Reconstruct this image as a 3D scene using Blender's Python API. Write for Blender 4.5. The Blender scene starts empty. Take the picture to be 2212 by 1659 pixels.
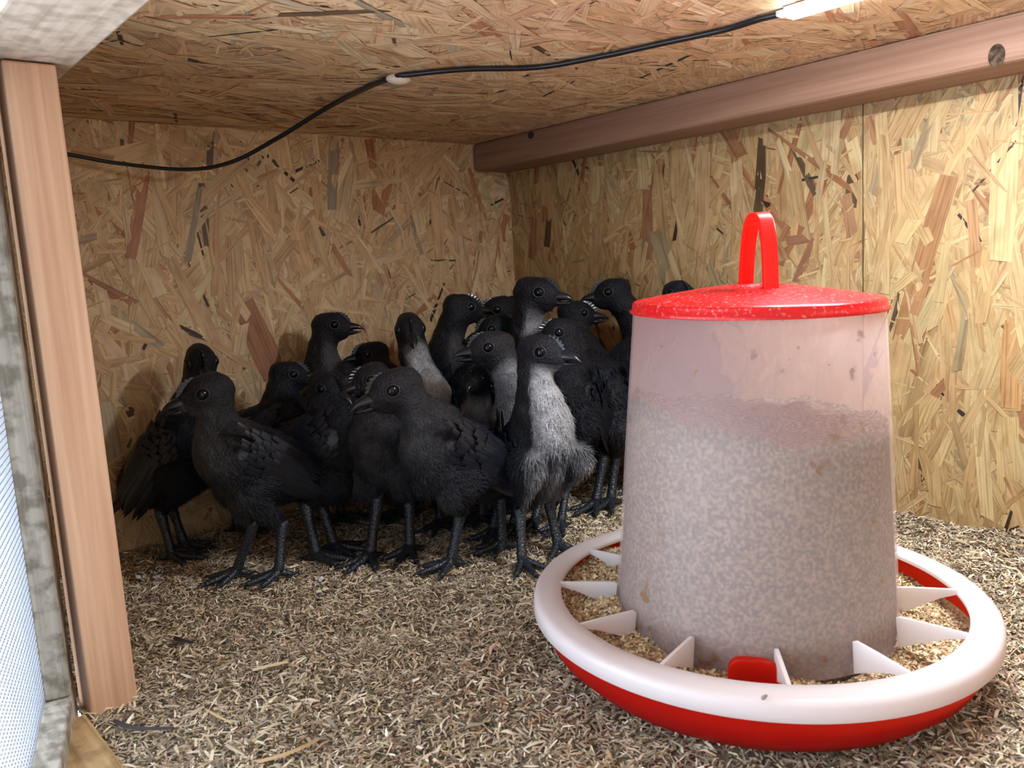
import bpy, bmesh, math, random
import numpy as np
from mathutils import Vector, Matrix, noise as mnoise
PI = math.pi
random.seed(7); RNG = np.random.default_rng(7)
scene = bpy.context.scene
C = scene.collection

# ------------------------------------------------------------------ camera
IW, IH = 2212, 1659
FPX = 1785.0
PITCH, ROLL, YAW = 0.1380, -0.0596, 0.7110
CAM = Vector((-0.8471, -0.9617, 0.280))
FW = Vector((math.sin(YAW)*math.cos(PITCH), math.cos(YAW)*math.cos(PITCH), -math.sin(PITCH)))
_R0 = Vector((math.cos(YAW), -math.sin(YAW), 0)); _U0 = _R0.cross(FW)
RT = _R0*math.cos(ROLL) + _U0*math.sin(ROLL)
UP = -_R0*math.sin(ROLL) + _U0*math.cos(ROLL)
cam_data = bpy.data.cameras.new('camera'); cam = bpy.data.objects.new('camera', cam_data); C.objects.link(cam)
cam_data.sensor_width = 36.0; cam_data.sensor_fit = 'HORIZONTAL'; cam_data.lens = 36.0*FPX/IW
cam_data.clip_start = 0.01; cam_data.clip_end = 50
cam_data.dof.use_dof = True; cam_data.dof.focus_distance = 0.80; cam_data.dof.aperture_fstop = 20.0
cam.matrix_world = Matrix(((RT.x, UP.x, -FW.x, CAM.x), (RT.y, UP.y, -FW.y, CAM.y), (RT.z, UP.z, -FW.z, CAM.z), (0, 0, 0, 1)))
scene.camera = cam

# ------------------------------------------------------------------ world and light
world = bpy.data.worlds.new('daylight'); scene.world = world; world.use_nodes = True
wb = world.node_tree.nodes['Background']
wb.inputs['Color'].default_value = (0.72, 0.84, 1.0, 1)
# invented daylight gradient: strongest low beyond the left side, dimmed behind the camera
_nt = world.node_tree; _tc = _nt.nodes.new('ShaderNodeTexCoord'); _dp = _nt.nodes.new('ShaderNodeVectorMath'); _dp.operation = 'DOT_PRODUCT'
_dp.inputs[1].default_value = (-0.50, 0.80, -0.35); _mr = _nt.nodes.new('ShaderNodeMapRange'); _mr.interpolation_type = 'SMOOTHSTEP'
_mr.inputs['From Min'].default_value = -0.15; _mr.inputs['From Max'].default_value = 0.75; _mr.inputs['To Min'].default_value = 0.9; _mr.inputs['To Max'].default_value = 8.5
_nt.links.new(_tc.outputs['Generated'], _dp.inputs[0]); _nt.links.new(_dp.outputs['Value'], _mr.inputs['Value']); _nt.links.new(_mr.outputs[0], wb.inputs['Strength'])
scene.view_settings.view_transform = 'Standard'; scene.view_settings.look = 'None'
scene.view_settings.gamma = 1.0; scene.view_settings.use_curve_mapping = False
scene.view_settings.exposure = 0.27
LAMP_DOWN, LAMP_SIDE = 490.0, 85.0      # the LED strip's emission, made with the lamp below

# ------------------------------------------------------------------ helpers
def ray(x, y): return FW + RT*((x-IW/2)/FPX) - UP*((y-IH/2)/FPX)
def P(x, y, D): return CAM + ray(x, y)*D
def onz(x, y, z=0.0):
    d = ray(x, y); return CAM + d*((z-CAM.z)/d.z)
def onx(x, y, X):
    d = ray(x, y); return CAM + d*((X-CAM.x)/d.x)

def tag(o, label=None, cat=None, group=None, kind=None):
    if label: o['label'] = label
    if cat: o['category'] = cat
    if group: o['group'] = group
    if kind: o['kind'] = kind
    return o
def empty(name, loc):
    o = bpy.data.objects.new(name, None); C.objects.link(o); o.location = loc; o.empty_display_size = 0.01; return o
def link(name, me, parent=None, smooth=True):
    o = bpy.data.objects.new(name, me); C.objects.link(o)
    if parent is not None:
        o.parent = parent; o.matrix_parent_inverse = Matrix.Translation(-Vector(parent.location))
    if smooth and len(me.polygons): me.polygons.foreach_set('use_smooth', [True]*len(me.polygons))
    return o
def mk(name, V, F, mat, parent=None, smooth=True, col=None, uv=None):
    me = bpy.data.meshes.new(name)
    V = np.asarray(V, dtype=np.float32)
    if isinstance(F, np.ndarray):
        n, k = F.shape
        me.vertices.add(len(V)); me.vertices.foreach_set('co', V.ravel())
        me.loops.add(n*k); me.loops.foreach_set('vertex_index', F.astype(np.int32).ravel())
        me.polygons.add(n); me.polygons.foreach_set('loop_start', np.arange(0, n*k, k, dtype=np.int32))
        me.polygons.foreach_set('loop_total', np.full(n, k, dtype=np.int32)); me.update(calc_edges=True)
    else:
        me.from_pydata([tuple(map(float, v)) for v in V], [], F); me.update()
    if col is not None:
        a = me.color_attributes.new('tint', 'FLOAT_COLOR', 'POINT')
        c4 = np.ones((len(V), 4), dtype=np.float32); c4[:, :3] = col; a.data.foreach_set('color', c4.ravel())
    if uv is not None:
        l = me.uv_layers.new(name='grain')
        vi = np.zeros(len(me.loops), dtype=np.int32); me.loops.foreach_get('vertex_index', vi)
        l.data.foreach_set('uv', np.asarray(uv, dtype=np.float32)[vi].ravel())
    if mat: me.materials.append(mat)
    return link(name, me, parent, smooth)
class MB:
    """collects shapes for one mesh"""
    def __init__(s): s.v = []; s.f = []
    def add(s, V, F):
        b = len(s.v); s.v += [tuple(v) for v in V]; s.f += [tuple(i+b for i in f) for f in F]; return s
    def box(s, lo, hi):
        x0, y0, z0 = lo; x1, y1, z1 = hi
        return s.add([(x0,y0,z0),(x1,y0,z0),(x1,y1,z0),(x0,y1,z0),(x0,y0,z1),(x1,y0,z1),(x1,y1,z1),(x0,y1,z1)],
                     [(0,3,2,1),(4,5,6,7),(0,1,5,4),(1,2,6,5),(2,3,7,6),(3,0,4,7)])
    def tube(s, pts, rad, seg=10, cap=True, flat=None):
        pts = [Vector(p) for p in pts]; n = len(pts)
        if not hasattr(rad, '__len__'): rad = [rad]*n
        prev = None; V = []; F = []
        for i, p in enumerate(pts):
            t = (pts[min(i+1, n-1)]-pts[max(i-1, 0)]).normalized()
            if prev is None:
                a = t.orthogonal().normalized() if flat is None else (Vector(flat)-t*Vector(flat).dot(t)).normalized()
            else: a = (prev-t*prev.dot(t)).normalized()
            prev = a; b = t.cross(a)
            for k in range(seg):
                an = 2*PI*k/seg; V.append(p+(a*math.cos(an)+b*math.sin(an))*rad[i])
        for i in range(n-1):
            for k in range(seg):
                F.append((i*seg+k, i*seg+(k+1)%seg, (i+1)*seg+(k+1)%seg, (i+1)*seg+k))
        if cap:
            F.append(tuple(range(seg-1, -1, -1))); F.append(tuple((n-1)*seg+k for k in range(seg)))
        return s.add(V, F)
    def ellipsoid(s, c, ax, ay, az, u=12, v=8):
        c = Vector(c); V = [c+az]; F = []
        for j in range(1, v):
            th = PI*j/v
            for i in range(u):
                ph = 2*PI*i/u; V.append(c + ax*(math.sin(th)*math.cos(ph)) + ay*(math.sin(th)*math.sin(ph)) + az*math.cos(th))
        V.append(c-az); L = len(V)-1
        for i in range(u):
            F.append((0, 1+i, 1+(i+1) % u)); F.append((L, L-u+(i+1) % u, L-u+i))
            for j in range(v-2):
                a = 1+j*u; F.append((a+i, a+u+i, a+u+(i+1) % u, a+(i+1) % u))
        return s.add(V, F)
    def lathe(s, prof, M=None, seg=96, closed=False):
        V = []; F = []; n = len(prof)
        for r, z in prof:
            for k in range(seg):
                a = 2*PI*k/seg; p = Vector((r*math.cos(a), r*math.sin(a), z)); V.append(M @ p if M else p)
        for i in range(n if closed else n-1):
            j = (i+1) % n
            for k in range(seg): F.append((i*seg+k, i*seg+(k+1) % seg, j*seg+(k+1) % seg, j*seg+k))
        return s.add(V, F)
    def build(s, name, mat, parent=None, smooth=True, bevel=0, auto=None):
        o = mk(name, np.array([tuple(v) for v in s.v]), s.f, mat, parent, smooth)
        if bevel:
            m = o.modifiers.new('bevel', 'BEVEL'); m.width = bevel; m.segments = 2; m.limit_method = 'ANGLE'
        return o
def spline(pts, n=8):
    """Catmull-Rom through the points (any tuples)"""
    A = [np.array(p, float) for p in pts]; A = [2*A[0]-A[1]]+A+[2*A[-1]-A[-2]]; out = []
    for i in range(1, len(A)-2):
        p0, p1, p2, p3 = A[i-1:i+3]
        for k in range(n):
            t = k/n; out.append(0.5*((2*p1)+(-p0+p2)*t+(2*p0-5*p1+4*p2-p3)*t*t+(-p0+3*p1-3*p2+p3)*t**3))
    out.append(A[-2]); return out

# ------------------------------------------------------------------ materials
def new_mat(name):
    m = bpy.data.materials.new(name); m.use_nodes = True; nt = m.node_tree
    return m, nt, nt.nodes['Principled BSDF'], nt.nodes['Material Output']
def N(nt, typ, **kw):
    n = nt.nodes.new(typ)
    for k, v in kw.items(): setattr(n, k, v)
    return n
def ramp(nt, stops):
    r = N(nt, 'ShaderNodeValToRGB'); e = r.color_ramp.elements
    while len(e) < len(stops): e.new(0.5)
    for el, (p, c) in zip(e, stops): el.position = p; el.color = (*c, 1) if len(c) == 3 else c
    return r
def plain(name, col, rough=0.5, spec=0.5, metal=0.0, coat=0.0):
    m, nt, b, o = new_mat(name)
    b.inputs['Base Color'].default_value = (*col, 1); b.inputs['Roughness'].default_value = rough
    b.inputs['Specular IOR Level'].default_value = spec; b.inputs['Metallic'].default_value = metal
    b.inputs['Coat Weight'].default_value = coat
    return m
def osb_mat():
    m, nt, b, o = new_mat('strand_board')
    a = N(nt, 'ShaderNodeAttribute', attribute_name='tint'); uv = N(nt, 'ShaderNodeUVMap', uv_map='grain')
    mp = N(nt, 'ShaderNodeMapping'); mp.inputs['Scale'].default_value = (14, 420, 1)
    n1 = N(nt, 'ShaderNodeTexNoise'); n1.inputs['Scale'].default_value = 1.0; n1.inputs['Detail'].default_value = 3
    r1 = ramp(nt, [(0.30, (0.62, 0.56, 0.50)), (0.5, (0.97, 0.97, 0.97)), (0.75, (1.14, 1.13, 1.10))])
    mp2 = N(nt, 'ShaderNodeMapping'); mp2.inputs['Scale'].default_value = (30, 60, 1)
    n2 = N(nt, 'ShaderNodeTexNoise'); n2.inputs['Scale'].default_value = 1.0; n2.inputs['Detail'].default_value = 4
    r2 = ramp(nt, [(0.32, (0.74, 0.66, 0.58)), (0.52, (1, 1, 1)), (0.8, (1.08, 1.06, 1.02))])
    L = nt.links.new
    L(uv.outputs[0], mp.inputs[0]); L(mp.outputs[0], n1.inputs[0]); L(n1.outputs[0], r1.inputs[0])
    L(uv.outputs[0], mp2.inputs[0]); L(mp2.outputs[0], n2.inputs[0]); L(n2.outputs[0], r2.inputs[0])
    mx = N(nt, 'ShaderNodeMix', data_type='RGBA', blend_type='MULTIPLY'); mx.inputs[0].default_value = 1
    mx2 = N(nt, 'ShaderNodeMix', data_type='RGBA', blend_type='MULTIPLY'); mx2.inputs[0].default_value = 0.8
    L(a.outputs['Color'], mx.inputs[6]); L(r1.outputs[0], mx.inputs[7]); L(mx.outputs[2], mx2.inputs[6]); L(r2.outputs[0], mx2.inputs[7])
    L(mx2.outputs[2], b.inputs['Base Color'])
    b.inputs['Roughness'].default_value = 0.55; b.inputs['Specular IOR Level'].default_value = 0.35
    bp = N(nt, 'ShaderNodeBump'); bp.inputs['Strength'].default_value = 0.25; bp.inputs['Distance'].default_value = 0.0006
    L(n1.outputs[0], bp.inputs['Height']); L(bp.outputs[0], b.inputs['Normal'])
    return m
def timber_mat(name, axis, c0, c1, c2, dirt=0.0, rough=0.6):
    m, nt, b, o = new_mat(name); L = nt.links.new
    tc = N(nt, 'ShaderNodeTexCoord'); mp = N(nt, 'ShaderNodeMapping')
    s = [260, 260, 260]; s[axis] = 7; mp.inputs['Scale'].default_value = s
    L(tc.outputs['Object'], mp.inputs[0])
    n1 = N(nt, 'ShaderNodeTexNoise'); n1.inputs['Scale'].default_value = 1; n1.inputs['Detail'].default_value = 4
    L(mp.outputs[0], n1.inputs[0])
    mp2 = N(nt, 'ShaderNodeMapping'); s = [70, 70, 70]; s[axis] = 3; mp2.inputs['Scale'].default_value = s
    L(tc.outputs['Object'], mp2.inputs[0])
    n2 = N(nt, 'ShaderNodeTexNoise'); n2.inputs['Scale'].default_value = 1; n2.inputs['Detail'].default_value = 3; n2.inputs['Distortion'].default_value = 0.6
    L(mp2.outputs[0], n2.inputs[0])
    ad = N(nt, 'ShaderNodeMath', operation='ADD'); L(n1.outputs[0], ad.inputs[0]); L(n2.outputs[0], ad.inputs[1])
    hf = N(nt, 'ShaderNodeMath', operation='MULTIPLY'); hf.inputs[1].default_value = 0.5; L(ad.outputs[0], hf.inputs[0])
    r = ramp(nt, [(0.36, c0), (0.5, c1), (0.64, c2)]); L(hf.outputs[0], r.inputs[0])
    last = r.outputs[0]
    if dirt:
        n3 = N(nt, 'ShaderNodeTexNoise'); n3.inputs['Scale'].default_value = 90; n3.inputs['Detail'].default_value = 5
        L(tc.outputs['Object'], n3.inputs[0]); r3 = ramp(nt, [(0.38, (0.45, 0.42, 0.38)), (0.55, (1, 1, 1))]); L(n3.outputs[0], r3.inputs[0])
        mx = N(nt, 'ShaderNodeMix', data_type='RGBA', blend_type='MULTIPLY'); mx.inputs[0].default_value = dirt
        L(last, mx.inputs[6]); L(r3.outputs[0], mx.inputs[7]); last = mx.outputs[2]
    L(last, b.inputs['Base Color']); b.inputs['Roughness'].default_value = rough; b.inputs['Specular IOR Level'].default_value = 0.3
    bp = N(nt, 'ShaderNodeBump'); bp.inputs['Strength'].default_value = 0.35; bp.inputs['Distance'].default_value = 0.0006
    L(n1.outputs[0], bp.inputs['Height']); L(bp.outputs[0], b.inputs['Normal'])
    return m
def tint_mat(name, rough=0.7, spec=0.3, sheen=0.0, noise_scale=0, trans=0.0):
    m, nt, b, o = new_mat(name); L = nt.links.new
    a = N(nt, 'ShaderNodeAttribute', attribute_name='tint'); last = a.outputs['Color']
    if noise_scale:
        tc = N(nt, 'ShaderNodeTexCoord'); n = N(nt, 'ShaderNodeTexNoise'); n.inputs['Scale'].default_value = noise_scale; n.inputs['Detail'].default_value = 5
        L(tc.outputs['Object'], n.inputs[0]); r = ramp(nt, [(0.35, (0.78, 0.78, 0.78)), (0.65, (1.15, 1.15, 1.15))]); L(n.outputs[0], r.inputs[0])
        mx = N(nt, 'ShaderNodeMix', data_type='RGBA', blend_type='MULTIPLY'); mx.inputs[0].default_value = 1
        L(last, mx.inputs[6]); L(r.outputs[0], mx.inputs[7]); last = mx.outputs[2]
    L(last, b.inputs['Base Color']); b.inputs['Roughness'].default_value = rough; b.inputs['Specular IOR Level'].default_value = spec
    if sheen and noise_scale:
        bp = N(nt, 'ShaderNodeBump'); bp.inputs['Strength'].default_value = 1.0; bp.inputs['Distance'].default_value = 0.0022
        L(n.outputs[0], bp.inputs['Height']); L(bp.outputs[0], b.inputs['Normal'])
    if sheen: b.inputs['Sheen Weight'].default_value = sheen; b.inputs['Sheen Roughness'].default_value = 0.45; b.inputs['Sheen Tint'].default_value = (0.75, 0.8, 1, 1)
    return m
def plastic(name, diff, translucent, clear=0.0, mix=0.5, rough=0.35, stain=None, dust=0.0):
    """moulded plastic: diffuse + translucent + a share seen straight through, under a gloss"""
    m, nt, b, o = new_mat(name); L = nt.links.new
    b.inputs['Base Color'].default_value = (*diff, 1); b.inputs['Roughness'].default_value = rough
    tr = N(nt, 'ShaderNodeBsdfTranslucent'); tr.inputs[0].default_value = (*translucent, 1)
    ms = N(nt, 'ShaderNodeMixShader'); ms.inputs[0].default_value = mix
    L(b.outputs[0], ms.inputs[1]); L(tr.outputs[0], ms.inputs[2]); last = ms.outputs[0]
    if clear:
        tp = N(nt, 'ShaderNodeBsdfTransparent'); m2 = N(nt, 'ShaderNodeMixShader'); m2.inputs[0].default_value = clear
        L(last, m2.inputs[1]); L(tp.outputs[0], m2.inputs[2]); last = m2.outputs[0]
    if stain or dust:
        tc = N(nt, 'ShaderNodeTexCoord'); n = N(nt, 'ShaderNodeTexNoise'); n.inputs['Scale'].default_value = 60 if stain else 420
        n.inputs['Detail'].default_value = 6; n.inputs['Roughness'].default_value = 0.6
        L(tc.outputs['Object'], n.inputs[0])
        r = ramp(nt, [(0.64, (0, 0, 0)), (0.70, (0.85, 0.85, 0.85))] if stain else [(0.56, (0, 0, 0)), (0.72, (dust, dust, dust))]); L(n.outputs[0], r.inputs[0])
        d = N(nt, 'ShaderNodeBsdfDiffuse'); d.inputs[0].default_value = (*(stain or (0.62, 0.5, 0.42)), 1)
        m3 = N(nt, 'ShaderNodeMixShader'); L(r.outputs[0], m3.inputs[0]); L(last, m3.inputs[1]); L(d.outputs[0], m3.inputs[2]); last = m3.outputs[0]
    L(last, o.inputs[0]); return m
def emit(name, col, s):
    m, nt, b, o = new_mat(name); nt.nodes.remove(b)
    e = N(nt, 'ShaderNodeEmission'); e.inputs[0].default_value = (*col, 1); e.inputs[1].default_value = s; nt.links.new(e.outputs[0], o.inputs[0]); return m

M_OSB = osb_mat()
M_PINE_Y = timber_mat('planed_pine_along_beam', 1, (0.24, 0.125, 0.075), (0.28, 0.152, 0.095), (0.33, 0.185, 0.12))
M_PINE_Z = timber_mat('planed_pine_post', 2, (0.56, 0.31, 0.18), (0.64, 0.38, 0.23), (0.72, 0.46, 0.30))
M_BOARD = timber_mat('rough_pine_board', 1, (0.46, 0.35, 0.26), (0.55, 0.43, 0.33), (0.63, 0.51, 0.41), 0.5)
M_GREY_Z = timber_mat('weathered_stile', 2, (0.20, 0.17, 0.13), (0.34, 0.30, 0.24), (0.46, 0.41, 0.34), 0.9, 0.8)
M_GREY_Y = timber_mat('weathered_rail', 1, (0.28, 0.25, 0.20), (0.42, 0.38, 0.31), (0.52, 0.48, 0.40), 0.9, 0.8)
M_SILL = timber_mat('ochre_sill', 1, (0.36, 0.22, 0.09), (0.52, 0.34, 0.16), (0.60, 0.44, 0.25), 0.5)
M_BED = tint_mat('chopped_bedding', 0.8, 0.2)
M_FEED = tint_mat('mash_feed', 0.8, 0.2)
M_PLUME = tint_mat('plumage', 0.50, 0.22, 0.02, 420)
M_FEATHER = tint_mat('wing_feather', 0.34, 0.5, 0.0, 240)

# ------------------------------------------------------------------ strand board panels
CEIL = 0.4632
def pal(n, rng, cols, wts, jit=0.07):
    cols = np.array(cols); wts = np.array(wts, float); wts /= wts.sum()
    c = cols[rng.choice(len(cols), n, p=wts)]
    return np.clip(c*(1+rng.normal(0, jit, (n, 1)))*(1+rng.normal(0, jit*0.25, (n, 3))), 0.01, 0.95)
OSB_COLS = [(0.64, 0.48, 0.295), (0.60, 0.43, 0.25), (0.55, 0.375, 0.21), (0.68, 0.545, 0.35), (0.42, 0.21, 0.115), (0.43, 0.35, 0.24), (0.13, 0.085, 0.05)]
def osb_panel(name, o, u, v, w, h, nrm, seed, ang=(PI/2, 0.55), dens=1.0, wts=(30, 30, 14, 14, 4, 4, 0.9), thick=0.012, tone=(1, 1, 1), feat=()):
    """a board: slab + thousands of overlapping wood strands pressed into its face"""
    rng = np.random.default_rng(seed); o = np.array(o, float); u = np.array(u, float); v = np.array(v, float); nrm = np.array(nrm, float)
    area = w*h
    sets = [(int(2600*area*dens), (0.09, 0.20), (0.012, 0.032)), (int(4800*area*dens), (0.05, 0.14), (0.004, 0.014)),
            (int(9000*area*dens), (0.012, 0.06), (0.0010, 0.0045))]
    Ls, Ws, Z = [], [], []
    for n, (l0, l1), (w0, w1) in sets:
        Ls.append(rng.uniform(l0, l1, n)); Ws.append(rng.uniform(w0, w1, n)); 
    tot = sum(map(len, Ls)); order = []
    base = 0
    for k, l in enumerate(Ls): order.append(rng.uniform([0.0, 0.15, 0.35][k], [0.85, 1.0, 1.0][k], len(l)))
    L_ = np.concatenate(Ls); W_ = np.concatenate(Ws); rank = np.argsort(np.argsort(np.concatenate(order)))
    dz = 0.0002 + 0.0013*rank/tot
    cx = rng.uniform(-0.02, w+0.02, tot); cy = rng.uniform(-0.02, h+0.02, tot)
    an = rng.normal(ang[0], ang[1], tot); sm = W_ < 0.006; an[sm] = rng.uniform(0, PI, sm.sum())
    # eight outline points, irregular ends
    T = np.array([(-1, -0.9), (-0.55, -1), (0.5, -1), (1, -0.85), (0.96, 0.8), (0.45, 1), (-0.5, 1), (-0.97, 0.75)])
    px = T[None, :, 0]*L_[:, None]/2*(1+rng.normal(0, 0.045, (tot, 8))); py = T[None, :, 1]*W_[:, None]/2*(1+rng.normal(0, 0.14, (tot, 8)))
    taper = rng.uniform(0.55, 1.0, tot)[:, None]; py = py*np.where(px > 0, taper, 1)
    ca, sa = np.cos(an)[:, None], np.sin(an)[:, None]
    X = np.clip(cx[:, None]+px*ca-py*sa, 0, w); Y = np.clip(cy[:, None]+px*sa+py*ca, 0, h)
    tiltx = rng.normal(0, 0.012, (tot, 1)); tilty = rng.normal(0, 0.03, (tot, 1))
    for q, (xa, ya, xb, yb, fw, fc) in enumerate(feat):      # single large strands that stand out in the photo
        j = int(np.where(rank == tot-1-q)[0][0]); ll = math.hypot(xb-xa, yb-ya); aa = math.atan2(yb-ya, xb-xa)
        px[j] = T[:, 0]*ll/2*(1+rng.normal(0, 0.02, 8)); py[j] = T[:, 1]*fw/2*(1+rng.normal(0, 0.10, 8)); W_[j] = 0.02
        X[j] = np.clip((xa+xb)/2+px[j]*math.cos(aa)-py[j]*math.sin(aa), 0, w); Y[j] = np.clip((ya+yb)/2+px[j]*math.sin(aa)+py[j]*math.cos(aa), 0, h)
    Zz = dz[:, None] + np.clip(tiltx*px + tilty*py, -0.0005, 0.0005)
    V = o + X[..., None]*u + Y[..., None]*v + Zz[..., None]*nrm
    V = V.reshape(-1, 3); F = np.arange(tot*8).reshape(tot, 8)
    if np.dot(np.cross(u, v), nrm) < 0: F = F[:, ::-1]
    col = pal(tot, rng, OSB_COLS, wts)
    dk = (W_ < 0.006) & (rng.random(tot) < 0.03); col[dk] = (0.05, 0.035, 0.03)
    for q, ft_ in enumerate(feat): col[int(np.where(rank == tot-1-q)[0][0])] = ft_[5]
    col = np.repeat(col*np.array(tone), 8, 0)
    UV = np.stack([px+rng.uniform(0, 50, tot)[:, None], py*rng.uniform(0.5, 1.6, tot)[:, None]+rng.uniform(0, 50, tot)[:, None]], -1).reshape(-1, 2)
    # slab behind
    c8 = [o+a*w*u+b*h*v+c*nrm for c in (-thick, 0.0) for a, b in ((0, 0), (1, 0), (1, 1), (0, 1))]
    nb = len(V); V = np.vstack([V, np.array(c8)])
    quads = np.array([(0, 3, 2, 1), (4, 5, 6, 7), (0, 1, 5, 4), (1, 2, 6, 5), (2, 3, 7, 6), (3, 0, 4, 7)])+nb
    col = np.vstack([col, np.tile((0.36, 0.24, 0.13), (8, 1))]); UV = np.vstack([UV, np.array(c8)[:, :2]])
    Fl = [tuple(f) for f in F.tolist()]+[tuple(q) for q in quads.tolist()]
    ob = mk(name, V, Fl, M_OSB, None, False, col, UV); tag(ob, kind='structure'); return ob
SEAM = -0.549
def ony(x, y, Y):
    d = ray(x, y); return CAM + d*((Y-CAM.y)/d.y)
RB_, GY_, PL_ = (0.36, 0.17, 0.09), (0.33, 0.28, 0.22), (0.70, 0.57, 0.37)
back_feat = []
for x0, y0, x1, y1, fw, fc in ((500, 600, 592, 815, 0.032, RB_), (722, 290, 716, 455, 0.015, GY_), (455, 292, 452, 368, 0.007, (0.15, 0.10, 0.08)), (597, 688, 562, 738, 0.005, (0.8, 0.7, 0.5)),
    (432, 405, 404, 570, 0.008, GY_), (235, 375, 345, 640, 0.018, PL_), (205, 840, 275, 965, 0.016, (0.52, 0.36, 0.21)), (795, 300, 805, 365, 0.014, (0.42, 0.20, 0.12)), (640, 500, 670, 610, 0.022, (0.66, 0.44, 0.25)),
    (262, 300, 268, 355, 0.004, (0.12, 0.08, 0.07)), (760, 330, 700, 470, 0.008, (0.76, 0.64, 0.42)), (690, 490, 700, 510, 0.006, (0.10, 0.06, 0.05)), (930, 330, 950, 560, 0.020, (0.64, 0.44, 0.26)), (300, 560, 400, 760, 0.014, (0.62, 0.42, 0.25)), (215, 870, 250, 1060, 0.026, (0.45, 0.38, 0.27)), (330, 1080, 320, 1170, 0.022, PL_)):
    a_ = ony(x0, y0, 0); b_ = ony(x1, y1, 0); back_feat.append((a_.x+0.745, a_.z+0.03, b_.x+0.745, b_.z+0.03, fw, fc))
def right_feats(lst, y_org):
    out = []
    for x0, y0, x1, y1, fw, fc in lst:
        a_ = onx(x0, y0, 0); b_ = onx(x1, y1, 0); out.append((a_.y-y_org, a_.z+0.03, b_.y-y_org, b_.z+0.03, fw, fc))
    return out
near_feat = right_feats(((2050, 380, 1938, 755, 0.019, (0.44, 0.24, 0.125)), (2098, 430, 2110, 580, 0.010, (0.52, 0.31, 0.18)), (2180, 205, 2162, 570, 0.022, (0.72, 0.57, 0.36)), (2192, 690, 2185, 885, 0.020, (0.62, 0.38, 0.20)),
    (2178, 900, 2186, 1145, 0.019, (0.70, 0.54, 0.32)), (2105, 690, 2135, 1125, 0.013, (0.76, 0.62, 0.40)), (2010, 850, 2022, 1095, 0.014, (0.68, 0.50, 0.30)), (2000, 600, 1975, 680, 0.010, (0.50, 0.28, 0.15)), (1970, 700, 1996, 860, 0.004, (0.42, 0.22, 0.12)), (2025, 830, 2040, 855, 0.003, (0.04, 0.03, 0.03)), (2070, 885, 2085, 897, 0.004, (0.04, 0.03, 0.03)),
    (1900, 240, 1905, 640, 0.020, (0.70, 0.53, 0.33)), (1950, 330, 1960, 520, 0.022, (0.66, 0.46, 0.28)), (1880, 250, 1900, 310, 0.012, (0.50, 0.27, 0.16)), (1990, 880, 1968, 1060, 0.006, (0.60, 0.40, 0.22))), -1.25)
far_feat = right_feats(((1652, 424, 1662, 447, 0.008, (0.04, 0.025, 0.025)), (1720, 610, 1762, 515, 0.010, (0.36, 0.18, 0.12)), (1700, 520, 1780, 510, 0.010, (0.34, 0.18, 0.12)), (1398, 400, 1400, 560, 0.018, (0.42, 0.24, 0.15)), (1520, 330, 1515, 600, 0.022, (0.66, 0.48, 0.30)), (1155, 400, 1150, 560, 0.016, (0.44, 0.24, 0.15)),
    (1590, 345, 1600, 560, 0.018, (0.70, 0.54, 0.35)), (1800, 240, 1790, 400, 0.020, (0.70, 0.56, 0.38)), (1840, 250, 1820, 300, 0.008, (0.42, 0.22, 0.13)), (1830, 420, 1850, 560, 0.012, (0.42, 0.24, 0.15)), (1300, 400, 1285, 600, 0.018, (0.60, 0.42, 0.27)), (1680, 300, 1760, 520, 0.008, (0.74, 0.60, 0.40))), SEAM+0.0006)
osb_panel('wall_back', (-0.745, 0, -0.03), (1, 0, 0), (0, 0, 1), 0.745, CEIL+0.03, (0, -1, 0), 11, (PI/2, 0.6), tone=(1.04, 0.99, 0.92), feat=back_feat)
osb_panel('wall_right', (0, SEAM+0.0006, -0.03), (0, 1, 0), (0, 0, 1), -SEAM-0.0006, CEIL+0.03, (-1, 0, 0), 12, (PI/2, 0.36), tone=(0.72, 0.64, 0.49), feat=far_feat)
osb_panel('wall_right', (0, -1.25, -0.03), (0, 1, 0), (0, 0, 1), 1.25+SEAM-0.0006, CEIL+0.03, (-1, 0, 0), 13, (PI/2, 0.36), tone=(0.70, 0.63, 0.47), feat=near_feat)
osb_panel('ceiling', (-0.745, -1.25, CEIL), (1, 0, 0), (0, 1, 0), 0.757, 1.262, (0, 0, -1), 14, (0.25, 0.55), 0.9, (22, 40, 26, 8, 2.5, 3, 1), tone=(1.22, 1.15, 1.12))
osb_panel('wall_front', (-0.745, -1.25, -0.03), (1, 0, 0), (0, 0, 1), 0.745, CEIL+0.03, (0, 1, 0), 15, dens=0.3)
osb_panel('wall_left', (-0.745, -0.338, -0.03), (0, 1, 0), (0, 0, 1), 0.338, CEIL+0.03, (1, 0, 0), 16, dens=0.5)

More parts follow.
